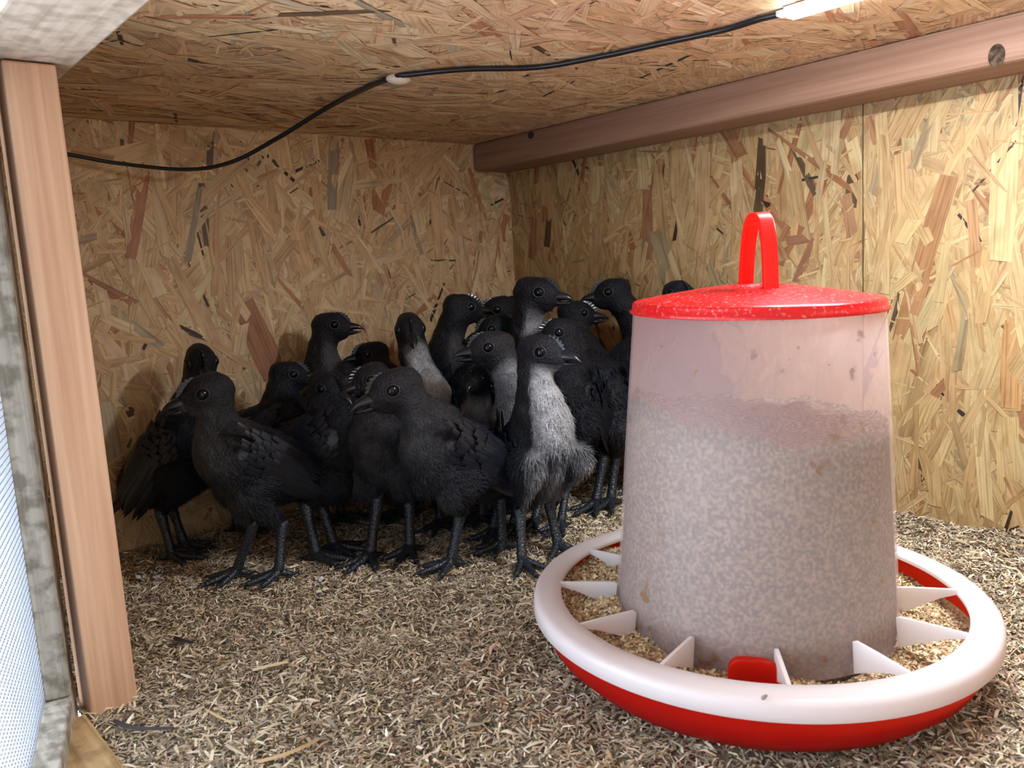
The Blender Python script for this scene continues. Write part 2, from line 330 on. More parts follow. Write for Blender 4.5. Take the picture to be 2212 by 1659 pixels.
# ------------------------------------------------------------------ timbers
BW, BH = 0.0699, 0.0401
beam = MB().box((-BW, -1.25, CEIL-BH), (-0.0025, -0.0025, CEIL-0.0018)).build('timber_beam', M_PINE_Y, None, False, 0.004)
tag(beam, 'long planed pine beam under the ceiling, running along the top of the right wall', 'beam')
def disc(mb, c, a, b, n, depth, seg=20):
    c = Vector(c); V = [c+n*depth]; 
    for k in range(seg):
        t = 2*PI*k/seg; V.append(c+a*math.cos(t)+b*math.sin(t))
    mb.add(V, [(0, 1+k, 1+(k+1) % seg) for k in range(seg)])
def knot_mat():
    m, nt, b, o = new_mat('wood_knot'); L = nt.links.new
    tc = N(nt, 'ShaderNodeTexCoord'); w = N(nt, 'ShaderNodeTexNoise'); w.inputs['Scale'].default_value = 240; w.inputs['Detail'].default_value = 4
    L(tc.outputs['Object'], w.inputs[0]); r = ramp(nt, [(0.35, (0.03, 0.02, 0.015)), (0.65, (0.11, 0.07, 0.045))]); L(w.outputs[0], r.inputs[0]); L(r.outputs[0], b.inputs['Base Color']); b.inputs['Roughness'].default_value = 0.95; b.inputs['Specular IOR Level'].default_value = 0.0; return m
M_KNOT = knot_mat()
k = onx(2153, 120, -BW)
kb = MB(); disc(kb, (0, 0, 0), Vector((0, 0.0066, 0)), Vector((0, 0, 0.0092)), Vector((-1, 0, 0)), 0.0004)
kb.build('knot', M_KNOT, None); ko = bpy.data.objects['knot']; ko.location = (-BW-0.0003, k.y, k.z); ko.parent = beam
tag(ko, 'dark oval knot')
k2 = onx(1147, 292, -BW); kb = MB(); disc(kb, (0, 0, 0), Vector((0, 0.006, 0)), Vector((0, 0, 0.0045)), Vector((-1, 0, 0)), 0.0003)
ko = kb.build('knot', plain('hole', (0.03, 0.02, 0.015), 0.9)); ko.location = (-BW-0.0003, k2.y, k2.z); ko.parent = beam

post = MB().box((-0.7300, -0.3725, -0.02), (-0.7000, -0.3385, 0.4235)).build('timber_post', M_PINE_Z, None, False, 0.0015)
tag(post, 'upright square pine post at the left edge of the opening, standing in the bedding', 'post')
hd = MB().box((-0.7455, -1.20, 0.4245), (-0.688, -0.30, CEIL-0.002)).build('header_board', M_BOARD, None, False, 0.002)
tag(hd, 'rough grey-brown board under the ceiling resting on the left post', 'board')
sill = MB().box((-0.765, -1.20, -0.06), (-0.7335, -0.374, 0.004)).build('trim_1', M_SILL, None, False, 0.003); tag(sill, kind='structure')

# ------------------------------------------------------------------ mesh door, swung outwards
def mesh_door():
    h0 = onz(84, 1509, 0.02); h1 = onz(50, 1659, 0.02)
    d = (Vector((h1.x, h1.y, 0))-Vector((h0.x, h0.y, 0))).normalized()
    n = Vector((-d.y, d.x, 0)); n = n if n.x > 0 else -n
    root = empty('mesh_door', (h0.x, h0.y, -0.012)); tag(root, 'weathered grey wooden door frame with white wire mesh, swung open left of the post', 'door')
    def slab(name, a0, a1, z0, z1, mat, t0=0.0, t1=0.019):
        V = []
        for z in (z0, z1):
            for a, t in ((a0, t0), (a1, t0), (a1, t1), (a0, t1)):
                p = Vector((h0.x, h0.y, z))+d*a+n*t; V.append(p)
        F = [(0, 3, 2, 1), (4, 5, 6, 7), (0, 1, 5, 4), (1, 2, 6, 5), (2, 3, 7, 6), (3, 0, 4, 7)]
        return MB().add(V, F).build(name, mat, root, False, 0.0015)
    slab('stile', -0.022, 0.006, 0.019, 0.41, M_GREY_Z)
    slab('bottom_rail', -0.022, 0.36, -0.012, 0.0185, M_GREY_Y)
    slab('stile', 0.34, 0.36, 0.019, 0.41, M_GREY_Z)
    slab('top_rail', -0.022, 0.36, 0.4105, 0.43, M_GREY_Y)
    wm = plain('galvanised_wire', (0.50, 0.53, 0.58), 0.4, 0.5, 0.3)
    mb = MB(); c = Vector((h0.x, h0.y, 0))+n*0.004
    a = 0.004
    s = 0.0042
    na = int(0.335/s); nz = int(0.39/s)
    for i in range(na+1): mb.tube([c+d*(0.006+i*s)+Vector((0, 0, 0.019)), c+d*(0.006+i*s)+Vector((0, 0, 0.411))], 0.0004, 4)
    for j in range(nz+1): mb.tube([c+d*0.006+Vector((0, 0, 0.02+j*s)), c+d*0.341+Vector((0, 0, 0.02+j*s))], 0.0004, 4)
    mb.build('wire_mesh', wm, root)
mesh_door()

# ------------------------------------------------------------------ floor and bedding
def hz(x, y):
    return (0.0022*np.sin(31*x+3*np.sin(17*y))*np.cos(27*y+1.3) + 0.0014*np.sin(83*x+2)*np.sin(71*y+1) + 0.0007*np.sin(190*x+60*y)
            + 0.006*np.exp(-(x*x)/(0.03**2)) - 0.004*np.exp(-((y)**2)/(0.03**2)) - 0.002)
gx = np.linspace(-0.7335, -0.0015, 180); gy = np.linspace(-1.249, -0.0015, 300)
GX, GY = np.meshgrid(gx, gy, indexing='ij'); GZ = hz(GX, GY)-0.0015
V = np.stack([GX, GY, GZ], -1).reshape(-1, 3); I = np.arange(180*300).reshape(180, 300)
F = np.stack([I[:-1, :-1], I[1:, :-1], I[1:, 1:], I[:-1, 1:]], -1).reshape(-1, 4)
fl = mk('floor', V, F, plain('floor_dust', (0.23, 0.175, 0.125), 0.9, 0.1)); tag(fl, kind='structure')
def flakes(name, x, y, z, L_, W_, col, mat, tilt, seed, curl=0.15):
    rng = np.random.default_rng(seed); n = len(x)
    a = rng.uniform(0, 2*PI, n); e = rng.normal(0, tilt, n); ro = rng.normal(0, 0.55, n)
    d = np.stack([np.cos(a)*np.cos(e), np.sin(a)*np.cos(e), np.sin(e)], -1)
    up = np.tile((0., 0., 1.), (n, 1)); s = np.cross(up, d); s /= np.linalg.norm(s, axis=1)[:, None]; u = np.cross(d, s)
    s2 = s*np.cos(ro)[:, None]+u*np.sin(ro)[:, None]; u2 = np.cross(d, s2)
    c = np.stack([x, y, z], -1); l = L_[:, None]/2; w = W_[:, None]/2; cu = (rng.normal(0, curl, n)*L_)[:, None]
    V = np.stack([c-d*l-s2*w*0.7, c-d*l*0.95+s2*w*0.8, c-s2*w+u2*cu, c+s2*w+u2*cu, c+d*l*0.95-s2*w*0.6, c+d*l+s2*w*0.5], 1).reshape(-1, 3)
    i = np.arange(n)[:, None]*6
    F = np.concatenate([i+np.array([0, 2, 3, 1]), i+np.array([2, 4, 5, 3])], 0)
    return mk(name, V, F, mat, None, False, np.repeat(col, 6, 0))
nb = 240000
bx = RNG.uniform(-0.7335, -0.003, nb); by = RNG.uniform(-1.2, -0.004, nb)
# keep a little room where the post stands
BED = [(0.68, 0.60, 0.46), (0.52, 0.44, 0.325), (0.36, 0.30, 0.225), (0.19, 0.155, 0.12), (0.84, 0.78, 0.65), (0.56, 0.41, 0.26)]
bl = RNG.gamma(3.2, 0.0015, nb)+0.0018; bwid = RNG.uniform(0.0006, 0.0017, nb)*(0.65+bl*60)
bc = pal(nb, RNG, BED, (30, 28, 20, 12, 8, 5), 0.16)
patch = np.sin(13*bx+2*np.sin(9*by))*np.cos(11*by+bx*5)      # trodden, darker patches of droppings dust
bc *= (1-0.16*np.clip(patch, 0, 1))[:, None]; bc *= np.array((1.02, 0.95, 0.86))
bed = flakes('bedding', bx, by, hz(bx, by)+RNG.uniform(-0.001, 0.0022, nb), np.clip(bl, 0, 0.022), bwid, bc, M_BED, 0.28, 3)
tag(bed, 'chopped straw and hemp bedding covering the whole coop floor', 'bedding', kind='stuff')

# ------------------------------------------------------------------ feeder
FX, FY, FZ, FR = -0.3661, -0.6476, 0.0500, 0.1534
nrm = Vector((0.0057, -0.0275, 1)).normalized()
FM = Matrix.Translation((FX, FY, FZ)) @ Vector((0, 0, 1)).rotation_difference(nrm).to_matrix().to_4x4()
FMi = FM.inverted()
RED = (0.62, 0.012, 0.016); REDT = (0.95, 0.05, 0.015)
M_RED = plastic('red_plastic', (0.56, 0.008, 0.012), (1.0, 0.20, 0.02), 0, 0.72, 0.28)
M_LID = plastic('red_lid_plastic', RED, REDT, 0, 0.30, 0.30, None, 0.40)
M_MILK = plastic('milky_plastic', (0.86, 0.82, 0.81), (0.95, 0.90, 0.87), 0.0, 0.42, 0.25)
M_HOP = plastic('frosted_hopper_plastic', (0.70, 0.60, 0.57), (0.92, 0.68, 0.64), 0.72, 0.50, 0.28, (0.24, 0.13, 0.06))
feeder = empty('poultry_feeder', (FX, FY, 0.0)); tag(feeder, 'large red and milky white plastic poultry feeder standing in the bedding', 'feeder')
def fpart(mb, name, mat, bevel=0, smooth=True): return mb.build(name, mat, feeder, smooth, bevel)
# red bowl: outside and inside walls
bo = [(0.0001, -0.0495), (0.095, -0.0500), (0.114, -0.0485), (0.130, -0.0415), (0.141, -0.031), (0.147, -0.020), (0.1498, -0.009), (0.1492, -0.001), (0.1472, -0.001), (0.1475, -0.009), (0.1447, -0.019), (0.1388, -0.0295), (0.1285, -0.0392), (0.113, -0.0460), (0.095, -0.0475), (0.0001, -0.047)]
fpart(MB().lathe(bo, FM, 128), 'bowl', M_RED)
# white ring with its outer skirt
ro = [(0.1335, -0.0008), (0.1340, 0.0006), (0.1350, 0.0012), (0.142, 0.0014), (0.1490, 0.0008), (0.1512, 0.0000), (0.1524, -0.0014), (0.1530, -0.0034), (0.1534, -0.0105), (0.1520, -0.0115), (0.1505, -0.0105), (0.1500, -0.004), (0.1478, -0.0015), (0.1395, -0.0004), (0.1355, -0.0020), (0.1340, -0.0028)]
fpart(MB().lathe(ro, FM, 160, True), 'guard_ring', M_MILK)
# dividers between ring and hopper
RB, RTOP = 0.0954, 0.0799; HB, HT = -0.0190, 0.196
def rad_at(z): return RB+(RTOP-RB)*(z-HB)/(HT-HB)
def feeder_angle(x, y):
    d = FMi.to_3x3() @ ray(x, y); c = FMi @ CAM; p = c+d*(-c.z/d.z); return math.atan2(p.y, p.x)
A0 = feeder_angle(1705, 1483)
def divider(a):
    t = 0.0011; r0 = rad_at(0.0)-0.0003; V = []
    prof = [(r0+0.0020, -0.0185), (r0+0.0001, 0.0012), (r0+0.0020, 0.0022), (0.112, 0.0020), (0.1348, 0.0012), (0.1348, -0.0020), (0.124, -0.0048), (0.110, -0.0110)]
    ra = Vector((math.cos(a), math.sin(a), 0)); ta = Vector((-math.sin(a), math.cos(a), 0))
    for s in (-1, 1):
        for r, z in prof: V.append(FM @ (ra*r+ta*(t*s)+Vector((0, 0, z))))
    n = len(prof); F = [tuple(range(n)), tuple(range(2*n-1, n-1, -1))]+[(i, n+i, n+(i+1) % n, (i+1) % n) for i in range(n)]
    fpart(MB().add(V, F), 'divider', M_MILK, 0, False)
for k in range(12): divider(A0+2*PI*k/12)
# hopper
hp = [(RB, HB), (rad_at(0.012), 0.012), (rad_at(0.0125)-0.0006, 0.0125), (rad_at(0.1), 0.1), (RTOP, HT), (RTOP-0.0012, HT), (rad_at(0.1)-0.0014, 0.1), (RB-0.0016, HB)]
fpart(MB().lathe(hp, FM, 128, True), 'hopper', M_HOP)
# red tongue at the hopper foot
ta = feeder_angle(1628, 1478)
mb = MB(); V = []; n = 18
ra = Vector((math.cos(ta), math.sin(ta), 0)); tt = Vector((-math.sin(ta), math.cos(ta), 0))
for dr in (0.0985, 0.1035):
    for i in range(n):
        a = 2*PI*i/n; cx_ = math.copysign(abs(math.cos(a))**0.6, math.cos(a)); sx_ = math.copysign(abs(math.sin(a))**0.6, math.sin(a))
        V.append(FM @ (ra*(dr-0.15*0.01*sx_)+tt*(0.0145*cx_)+Vector((0, 0, -0.013+0.0105*sx_))))
mb.add(V, [tuple(range(n-1, -1, -1)), tuple(range(n, 2*n))]+[(i, (i+1) % n, n+(i+1) % n, n+i) for i in range(n)])
tg = fpart(mb, 'locking_tab', M_RED, 0.0012, False); tag(tg, 'small red tab')
# lid
lp = [(0.0818, HT-0.0022), (0.0826, HT-0.0012), (0.0808, HT+0.0002), (0.0803, HT+0.0040), (0.0799, HT+0.0048), (0.0788, HT+0.0054), (0.076, HT+0.0060), (0.060, HT+0.0088), (0.038, HT+0.0122), (0.022, HT+0.0142), (0.017, HT+0.0140), (0.0145, HT+0.0105), (0.0001, HT+0.0100),
      (0.0001, HT+0.0086), (0.016, HT+0.0090), (0.020, HT+0.0130), (0.038, HT+0.0120), (0.060, HT+0.0070), (0.0772, HT+0.0036), (0.0790, HT-0.0022)]
lid = fpart(MB().lathe(lp, FM, 128), 'lid', M_LID)
# handle: a flat strap bent into a tall arch
def handle():
    vd = Vector((FX-CAM.x, FY-CAM.y, 0)).normalized(); rt = Vector((vd.y, -vd.x, 0))
    ax = (-vd*0.026+rt*0.0076); axn = ax.normalized(); wd = Vector((axn.y, -axn.x, 0)); H = 0.050; z0 = HT+0.0085
    c = [(-1.0, 0.0), (-0.93, 0.30), (-0.80, 0.62), (-0.58, 0.88), (-0.30, 0.985), (0.0, 1.0), (0.30, 0.985), (0.58, 0.90), (0.80, 0.68), (0.93, 0.36), (1.0, 0.0)]
    pts = [np.array((s*ax.length, z*H+z0)) for s, z in c]; pts = spline(pts, 6); n = len(pts)
    prof = [(-1, -1), (-0.72, -1), (-0.72, -0.45), (0.72, -0.45), (0.72, -1), (1, -1), (1, 1), (-1, 1)]   # channel section, open on the inside
    V = []; F = []; m = len(prof)
    org = Vector((FX, FY, FZ))+rt*0.0016
    for i, p in enumerate(pts):
        t = pts[min(i+1, n-1)]-pts[max(i-1, 0)]; t = t/np.linalg.norm(t); no = Vector((0, 0, 0))
        out = axn*(-t[1])+Vector((0, 0, 1))*t[0]
        mid = axn*p[0]+nrm*float(p[1])
        for a, b in prof: V.append(org+mid+wd*(a*0.0047)+out*(b*0.0026))
    for i in range(n-1):
        for k in range(m): F.append((i*m+k, i*m+(k+1) % m, (i+1)*m+(k+1) % m, (i+1)*m+k))
    F += [tuple(range(m-1, -1, -1)), tuple((n-1)*m+k for k in range(m))]
    mb = MB().add(V, F); fpart(mb, 'handle', plastic('red_handle_plastic', (0.75, 0.02, 0.016), (1.0, 0.09, 0.015), 0, 0.5, 0.3), 0.0006, False)
handle()

# feed in the hopper: a solid heap with an uneven top, and loose grains in the bowl
def hop_feed():
    seg = 96; V = []; F = []; zs = np.linspace(-0.034, 0.114, 14)
    la = feeder_angle(1155, 1300)
    def top(a, r):
        c = math.cos(a-la); return 0.121+0.019*max(0, c)**1.6*(r/0.08)+0.002*math.sin(7*a+1)+0.0015*math.sin(17*a)
    for z in zs:
        for k in range(seg): a = 2*PI*k/seg; r = min(rad_at(z), 0.094)-0.0022; V.append(FM @ Vector((r*math.cos(a), r*math.sin(a), z)))
    rr = [1.0, 0.97, 0.8, 0.6, 0.4, 0.2, 0.01]
    for q in rr:
        for k in range(seg):
            a = 2*PI*k/seg; z = top(a, 0.08*q)-(0.003 if q < 0.98 else 0)
            r = (rad_at(z)-0.0022)*q; V.append(FM @ Vector((r*math.cos(a), r*math.sin(a), z)))
    n = len(zs)+len(rr)
    for i in range(n-1):
        for k in range(seg): F.append((i*seg+k, i*seg+(k+1) % seg, (i+1)*seg+(k+1) % seg, (i+1)*seg+k))
    F.append(tuple(range(seg-1, -1, -1)))
    m, nt, b, o = new_mat('mash_in_hopper'); L = nt.links.new; tc = N(nt, 'ShaderNodeTexCoord')
    n1 = N(nt, 'ShaderNodeTexNoise'); n1.inputs['Scale'].default_value = 400; n1.inputs['Detail'].default_value = 3; L(tc.outputs['Object'], n1.inputs[0])
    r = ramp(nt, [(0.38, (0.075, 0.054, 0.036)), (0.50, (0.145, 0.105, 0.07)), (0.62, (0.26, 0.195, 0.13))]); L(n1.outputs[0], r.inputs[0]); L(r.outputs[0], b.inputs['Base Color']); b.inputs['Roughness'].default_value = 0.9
    ob = MB().add(V, F).build('feed', m, None); tag(ob, 'coarse grey-brown feed filling the lower half of the feeder hopper', 'feed', kind='stuff')
hop_feed()
n = 26000; a = RNG.uniform(0, 2*PI, n); r = np.sqrt(RNG.uniform(0.094**2, 0.1425**2, n))
def pz(a, r): return -0.0200-0.0105*np.cos(a+1.95)+0.0085*(0.139-r)/0.045+0.002*np.sin(5*a+1)*np.cos(60*r)+0.0015*np.sin(13*a)
z = pz(a, r)+RNG.uniform(-0.001, 0.0012, n)
zmin = np.interp(r, [0.09, 0.113, 0.1285, 0.1388, 0.1447], [-0.047, -0.0455, -0.0388, -0.029, -0.018]); z = np.maximum(z, zmin+0.0015)
loc = np.stack([r*np.cos(a), r*np.sin(a), z], -1); Rm = np.array(FM.to_3x3()); W3 = loc@Rm.T+np.array(FM.translation)
FEED = [(0.70, 0.55, 0.34), (0.60, 0.43, 0.24), (0.48, 0.32, 0.17), (0.80, 0.68, 0.47), (0.33, 0.21, 0.11)]
pf = flakes('feed', W3[:, 0], W3[:, 1], W3[:, 2], RNG.uniform(0.0015, 0.005, n), RNG.uniform(0.001, 0.0026, n), pal(n, RNG, FEED, (30, 28, 16, 14, 8), 0.12), M_FEED, 0.5, 5)
tag(pf, 'golden crumbly feed lying in the red bowl between the white dividers', 'feed', kind='stuff')
# the heap under those grains belongs to the same feed
V = []; F = []; seg = 96; rs = [0.0935, 0.105, 0.117, 0.128, 0.139, 0.1435]
for q in rs:
    for k in range(seg):
        t = 2*PI*k/seg; zz = max(float(pz(t, q)), float(np.interp(q, [0.09, 0.113, 0.1285, 0.1388, 0.1447], [-0.047, -0.0455, -0.0388, -0.029, -0.018]))+0.0005)
        V.append(FM @ Vector((q*math.cos(t), q*math.sin(t), zz)))
for i in range(len(rs)-1):
    for k in range(seg): F.append((i*seg+k, (i+1)*seg+k, (i+1)*seg+(k+1) % seg, i*seg+(k+1) % seg))
fb = mk('feed_base', np.array([tuple(v) for v in V]), F, M_FEED, None, True, np.tile((0.5, 0.35, 0.2), (len(V), 1)))
# join base into the grains
bm = bmesh.new(); bm.from_mesh(pf.data); bm.from_mesh(fb.data); bm.to_mesh(pf.data); bm.free(); bpy.data.objects.remove(fb)

# ------------------------------------------------------------------ lamp and its cable
LX, LY0, LY1 = -0.253, -0.614, -0.85
lz = CEIL-0.0018
lamp = empty('led_strip_lamp', (LX, LY0, lz)); tag(lamp, 'glowing white strip lamp fixed under the ceiling above the feeder', 'lamp')
MB().box((LX-0.0065, LY1, lz-0.003), (LX+0.0065, LY0, lz)).build('housing', plain('white_housing', (0.8, 0.82, 0.85), 0.4), lamp, False, 0.0006)
MB().box((LX-0.0048, LY1+0.002, lz-0.0082), (LX+0.0048, LY0-0.002, lz-0.0031)).build('diffuser', emit('led_diffuser_glow', (0.78, 0.88, 1.0), LAMP_SIDE), lamp, False, 0.0)
MB().add([(LX-0.0046, LY1+0.003, lz-0.0083), (LX+0.0046, LY1+0.003, lz-0.0083), (LX+0.0046, LY0-0.003, lz-0.0083), (LX-0.0046, LY0-0.003, lz-0.0083)], [(0, 3, 2, 1)]).build('led_row', emit('led_row_glow', (0.83, 0.91, 1.0), LAMP_DOWN), lamp, False)
MB().box((LX-0.004, LY0+0.0005, lz-0.005), (LX+0.004, LY0+0.008, lz-0.0005)).build('plug', plain('clear_plug', (0.55, 0.62, 0.66), 0.2), lamp, False, 0.001)

zc = CEIL-0.0045
cp = [P(40, 330, 0.80), P(135, 332, 0.83), P(250, 352, 0.86), P(400, 366, 0.88), P(500, 350, 0.88), P(600, 298, 0.87), P(720, 225, 0.84), onz(835, 172, zc), onz(900, 160, zc), onz(1010, 150, zc), onz(1160, 146, zc), onz(1300, 122, zc), onz(1440, 92, zc), onz(1560, 66, zc), onz(1640, 42, zc), onz(1690, 16, zc-0.001)]
cp[-1] = Vector((LX, LY0+0.006, lz-0.003))
cs = [Vector(q) for q in spline([tuple(p) for p in cp], 8)]
mb = MB(); side = []
for i, p in enumerate(cs):
    t = (cs[min(i+1, len(cs)-1)]-cs[max(i-1, 0)]).normalized(); s = t.cross(Vector((0, 0, 1))).normalized(); side.append(s)
# cable runs flat under the ceiling: two cores side by side
mb.tube([p+s*0.0016 for p, s in zip(cs, side)], 0.0018, 8); mb.tube([p-s*0.0016 for p, s in zip(cs, side)], 0.0018, 8)
cable = mb.build('power_cable', plain('black_rubber', (0.012, 0.012, 0.016), 0.35)); tag(cable, 'flat black twin cable drooping along the ceiling from left post to lamp', 'cable')
rw = MB().tube([p-s*0.0030+Vector((0, 0, 0.0013)) for p, s in zip(cs, side)], 0.0007, 6).build('red_core', plain('red_core', (0.25, 0.02, 0.015), 0.4), cable)
tag(rw, 'thin red stripe')
g = onz(857, 168, zc); gm = plain('hot_glue', (0.72, 0.60, 0.46), 0.35); mb = MB()
mb.ellipsoid(g+Vector((0.001, -0.001, -0.001)), Vector((0.011, -0.004, 0)), Vector((0.003, 0.006, 0)), Vector((0, 0, 0.0052)), 18, 10)
gl = mb.build('glue_blob', gm); tag(gl, 'cream blob of hardened glue holding the cable to the ceiling', 'glue')

# ------------------------------------------------------------------ chickens
M_EYE = plain('eye', (0.003, 0.003, 0.004), 0.04, 0.35)
M_LIDRING = plain('eyelid_skin', (0.016, 0.016, 0.019), 0.45, 0.4)
M_BEAK = plain('black_horn', (0.010, 0.011, 0.014), 0.25, 0.5)
def leg_mat():
    m, nt, b, o = new_mat('scaly_leg'); L = nt.links.new; tc = N(nt, 'ShaderNodeTexCoord')
    v = N(nt, 'ShaderNodeTexVoronoi'); v.inputs['Scale'].default_value = 520; L(tc.outputs['Object'], v.inputs[0])
    bp = N(nt, 'ShaderNodeBump', invert=True); bp.inputs['Strength'].default_value = 0.7; bp.inputs['Distance'].default_value = 0.0008
    L(v.outputs[0], bp.inputs['Height']); L(bp.outputs[0], b.inputs['Normal'])
    r = ramp(nt, [(0.0, (0.035, 0.042, 0.052)), (0.6, (0.014, 0.017, 0.022))]); L(v.outputs[0], r.inputs[0]); L(r.outputs[0], b.inputs['Base Color'])
    b.inputs['Roughness'].default_value = 0.33; return m
M_LEG = leg_mat()

def heading(p, az, pitch=0.0):
    tc = Vector((CAM.x-p.x, CAM.y-p.y, 0)).normalized(); r = Vector((-tc.y, tc.x, 0))
    a = math.radians(az); h = tc*math.cos(a)+r*math.sin(a); e = math.radians(pitch)
    return (h*math.cos(e)+Vector((0, 0, 1))*math.sin(e)).normalized()
def frame(f):
    s = f.cross(Vector((0, 0, 1))).normalized(); return s, s.cross(f)       # right side, up

def feather(mb, base, d, nrm_, L_, W_, cup=0.12, tip=0.35):
    """one curved feather blade with a raised shaft"""
    d = d.normalized(); s = d.cross(nrm_).normalized(); n_ = s.cross(d).normalized(); V = []; F = []
    K = 6
    for i in range(K+1):
        t = i/K; w = W_*0.5*(math.sin(PI*min(1, (t*0.80+0.18)))**0.55 if t < 1 else 0.12)
        if t > 0.8: w *= (1-(t-0.8)/0.2*(1-tip))
        c = base+d*(L_*t)-n_*(cup*L_*t*t)
        V += [c-s*w-n_*(0.18*w), c+n_*(0.10*w+0.0002), c+s*w-n_*(0.18*w)]
    for i in range(K):
        a = i*3; F += [(a, a+1, a+4, a+3), (a+1, a+2, a+5, a+4)]
    mb.add(V, F)

def tube_points(pts, rads, n=7):
    s = spline([(*p, r) for p, r in zip(pts, rads)], n); return [(Vector(q[:3]), float(q[3])) for q in s]

BROWN = np.array((0.019, 0.0162, 0.0175)); BLACK = np.array((0.0028, 0.0038, 0.0072)); PALE = np.array((0.30, 0.295, 0.30))
def chicken(label, head, haz, hpit, body, baz, bpit, feet, s=1.0, pale=0.0, brown=0.3, neck=None, hs=1.0, tail=False, lift=None, wingd=1.0, seed=0, paleside=None):
    rng = np.random.default_rng(1000+seed); random.seed(500+seed)
    Hc = P(*head); Bc = P(*body); f = heading(Bc, baz, bpit); sd, up = frame(f)
    hf = heading(Hc, haz, hpit+5); hsd, hup = frame(hf)
    g0 = Vector((Bc.x, Bc.y, 0))
    root = empty('young_chicken', g0)
    tag(root, label, 'chicken', 'black young chickens huddled in the coop corner')
    # --- spine: rump .. chest .. neck .. head
    sp = [Bc-f*0.060*s+up*0.006*s, Bc-f*0.040*s, Bc-f*0.005*s-up*0.002*s, Bc+f*0.026*s+up*0.004*s]
    rd = [0.014*s, 0.030*s, 0.0405*s, 0.0375*s]
    hb = Hc-hf*0.006-hup*0.006
    nk = [P(*q) for q in neck] if neck else []
    nb_ = Bc+f*0.038*s+up*0.030*s
    if not nk:
        mid = nb_.lerp(hb, 0.55)+f*0.006; nk = [nb_, mid]; nr = [0.0265*s, 0.0185*s]
    else: nr = [0.0255*s if len(nk) > 1 else 0.0205*s]+[0.0185*s]*(len(nk)-1)
    pts = sp+nk+[hb]; rad = rd+nr+[0.0155*hs]
    spine = tube_points(pts, rad, 8)
    mb = MB()
    for i, (p, r) in enumerate(spine):
        t = (spine[min(i+1, len(spine)-1)][0]-spine[max(i-1, 0)][0]).normalized()
        a = sd-t*sd.dot(t); a = a.normalized() if a.length > 0.05 else t.orthogonal().normalized(); b = t.cross(a)
        isb = r > 0.026*s; wv = 0.86 if isb else 1.0
        mb.ellipsoid(p, a*r*wv, b*r, t*r, 16, 10)
    # head
    k = 0.0185*hs
    mb.ellipsoid(Hc, hsd*k*0.86, hup*k*0.92, hf*k*1.08, 18, 12)
    mb.ellipsoid(Hc+hf*k*0.62-hup*k*0.10, hsd*k*0.56, hup*k*0.62, hf*k*0.62, 14, 10)
    mb.ellipsoid(Hc+hf*k*0.25-hup*k*0.52, hsd*k*0.50, hup*k*0.42, hf*k*0.75, 14, 10)
    mb.ellipsoid(Hc-hf*k*0.35+hup*k*0.12, hsd*k*0.74, hup*k*0.80, hf*k*0.85, 14, 10)
    mb.ellipsoid(Hc+hf*k*1.02-hup*k*0.22, hsd*k*0.36, hup*k*0.42, hf*k*0.34, 12, 8)
    # thighs
    legs = []
    for j, ft in enumerate(feet):
        side_ = -1 if j == 0 else 1
        fp = onz(ft[0], ft[1], 0.0055 + (ft[4] if len(ft) > 4 else 0.0)) if len(ft) < 3 or ft[2] is None else P(ft[0], ft[1], ft[2])
        legs.append(fp)
    if len(legs) == 2 and (legs[1]-legs[0]).dot(sd) < 0: sides = [1, -1]
    else: sides = [-1, 1]
    fh = Vector((f.x, f.y, 0)).normalized(); hocks = []
    for side_, fp, ft in zip(sides, legs, feet):
        hip = Bc+sd*(0.020*s*side_)-up*0.014*s-f*0.004*s; 
        knee = Bc+sd*(0.026*s*side_)-up*0.030*s+f*0.012*s
        hock = Vector((fp.x, fp.y, 0))*0.80+Vector((Bc.x, Bc.y, 0))*0.20-fh*0.010; hock.z = fp.z+0.046*s
        if len(ft) > 3 and ft[3]: hock = P(*ft[3])
        hocks.append(hock)
        for p, r in tube_points([hip, knee, knee.lerp(hock, 0.5), hock+(knee-hock)*0.08], [0.021*s, 0.0185*s, 0.0115*s, 0.0058*s], 7):
            mb.ellipsoid(p, Vector((r, 0, 0)), Vector((0, r, 0)), Vector((0, 0, r)), 10, 7)
    tmp = mb.build('tmp', None)
    rm = tmp.modifiers.new('r', 'REMESH'); rm.mode = 'VOXEL'; rm.voxel_size = 0.0021
    sm = tmp.modifiers.new('s', 'SMOOTH'); sm.iterations = 5; sm.factor = 0.6
    dg = bpy.context.evaluated_depsgraph_get(); me = tmp.evaluated_get(dg).to_mesh()
    nv = len(me.vertices); co = np.zeros(nv*3, np.float32); me.vertices.foreach_get('co', co); co = co.reshape(-1, 3).astype(float)
    nn = np.zeros(nv*3, np.float32); me.vertices.foreach_get('normal', nn); nn = nn.reshape(-1, 3).astype(float)
    Fq = [tuple(p.vertices) for p in me.polygons]
    tmp.evaluated_get(dg).to_mesh_clear(); bpy.data.objects.remove(tmp)
    # plumage fields: nearest spine sample gives the lie of the feathers
    SP = np.array([tuple(p) for p, r in spine]); ns = len(SP)
    TG = np.zeros_like(SP)
    for i in range(ns): v = SP[max(i-1, 0)]-SP[min(i+1, ns-1)]; TG[i] = v/np.linalg.norm(v)
    idx = np.empty(nv, int)
    for i in range(0, nv, 4000): idx[i:i+4000] = np.argmin(((co[i:i+4000, None]-SP[None])**2).sum(-1), 1)
    tpar = idx/(ns-1); flow = TG[idx]; flow = flow-nn*(flow*nn).sum(1)[:, None]; flow /= np.linalg.norm(flow, axis=1)[:, None]+1e-6
    hd_ = np.linalg.norm(co-np.array(Hc), axis=1)
    isleg = np.zeros(nv, bool)
    # lumpy feather groups pushed into the surface
    lum = np.array([mnoise.noise(Vector(c)*55)+0.6*mnoise.noise(Vector(c)*120) for c in co])
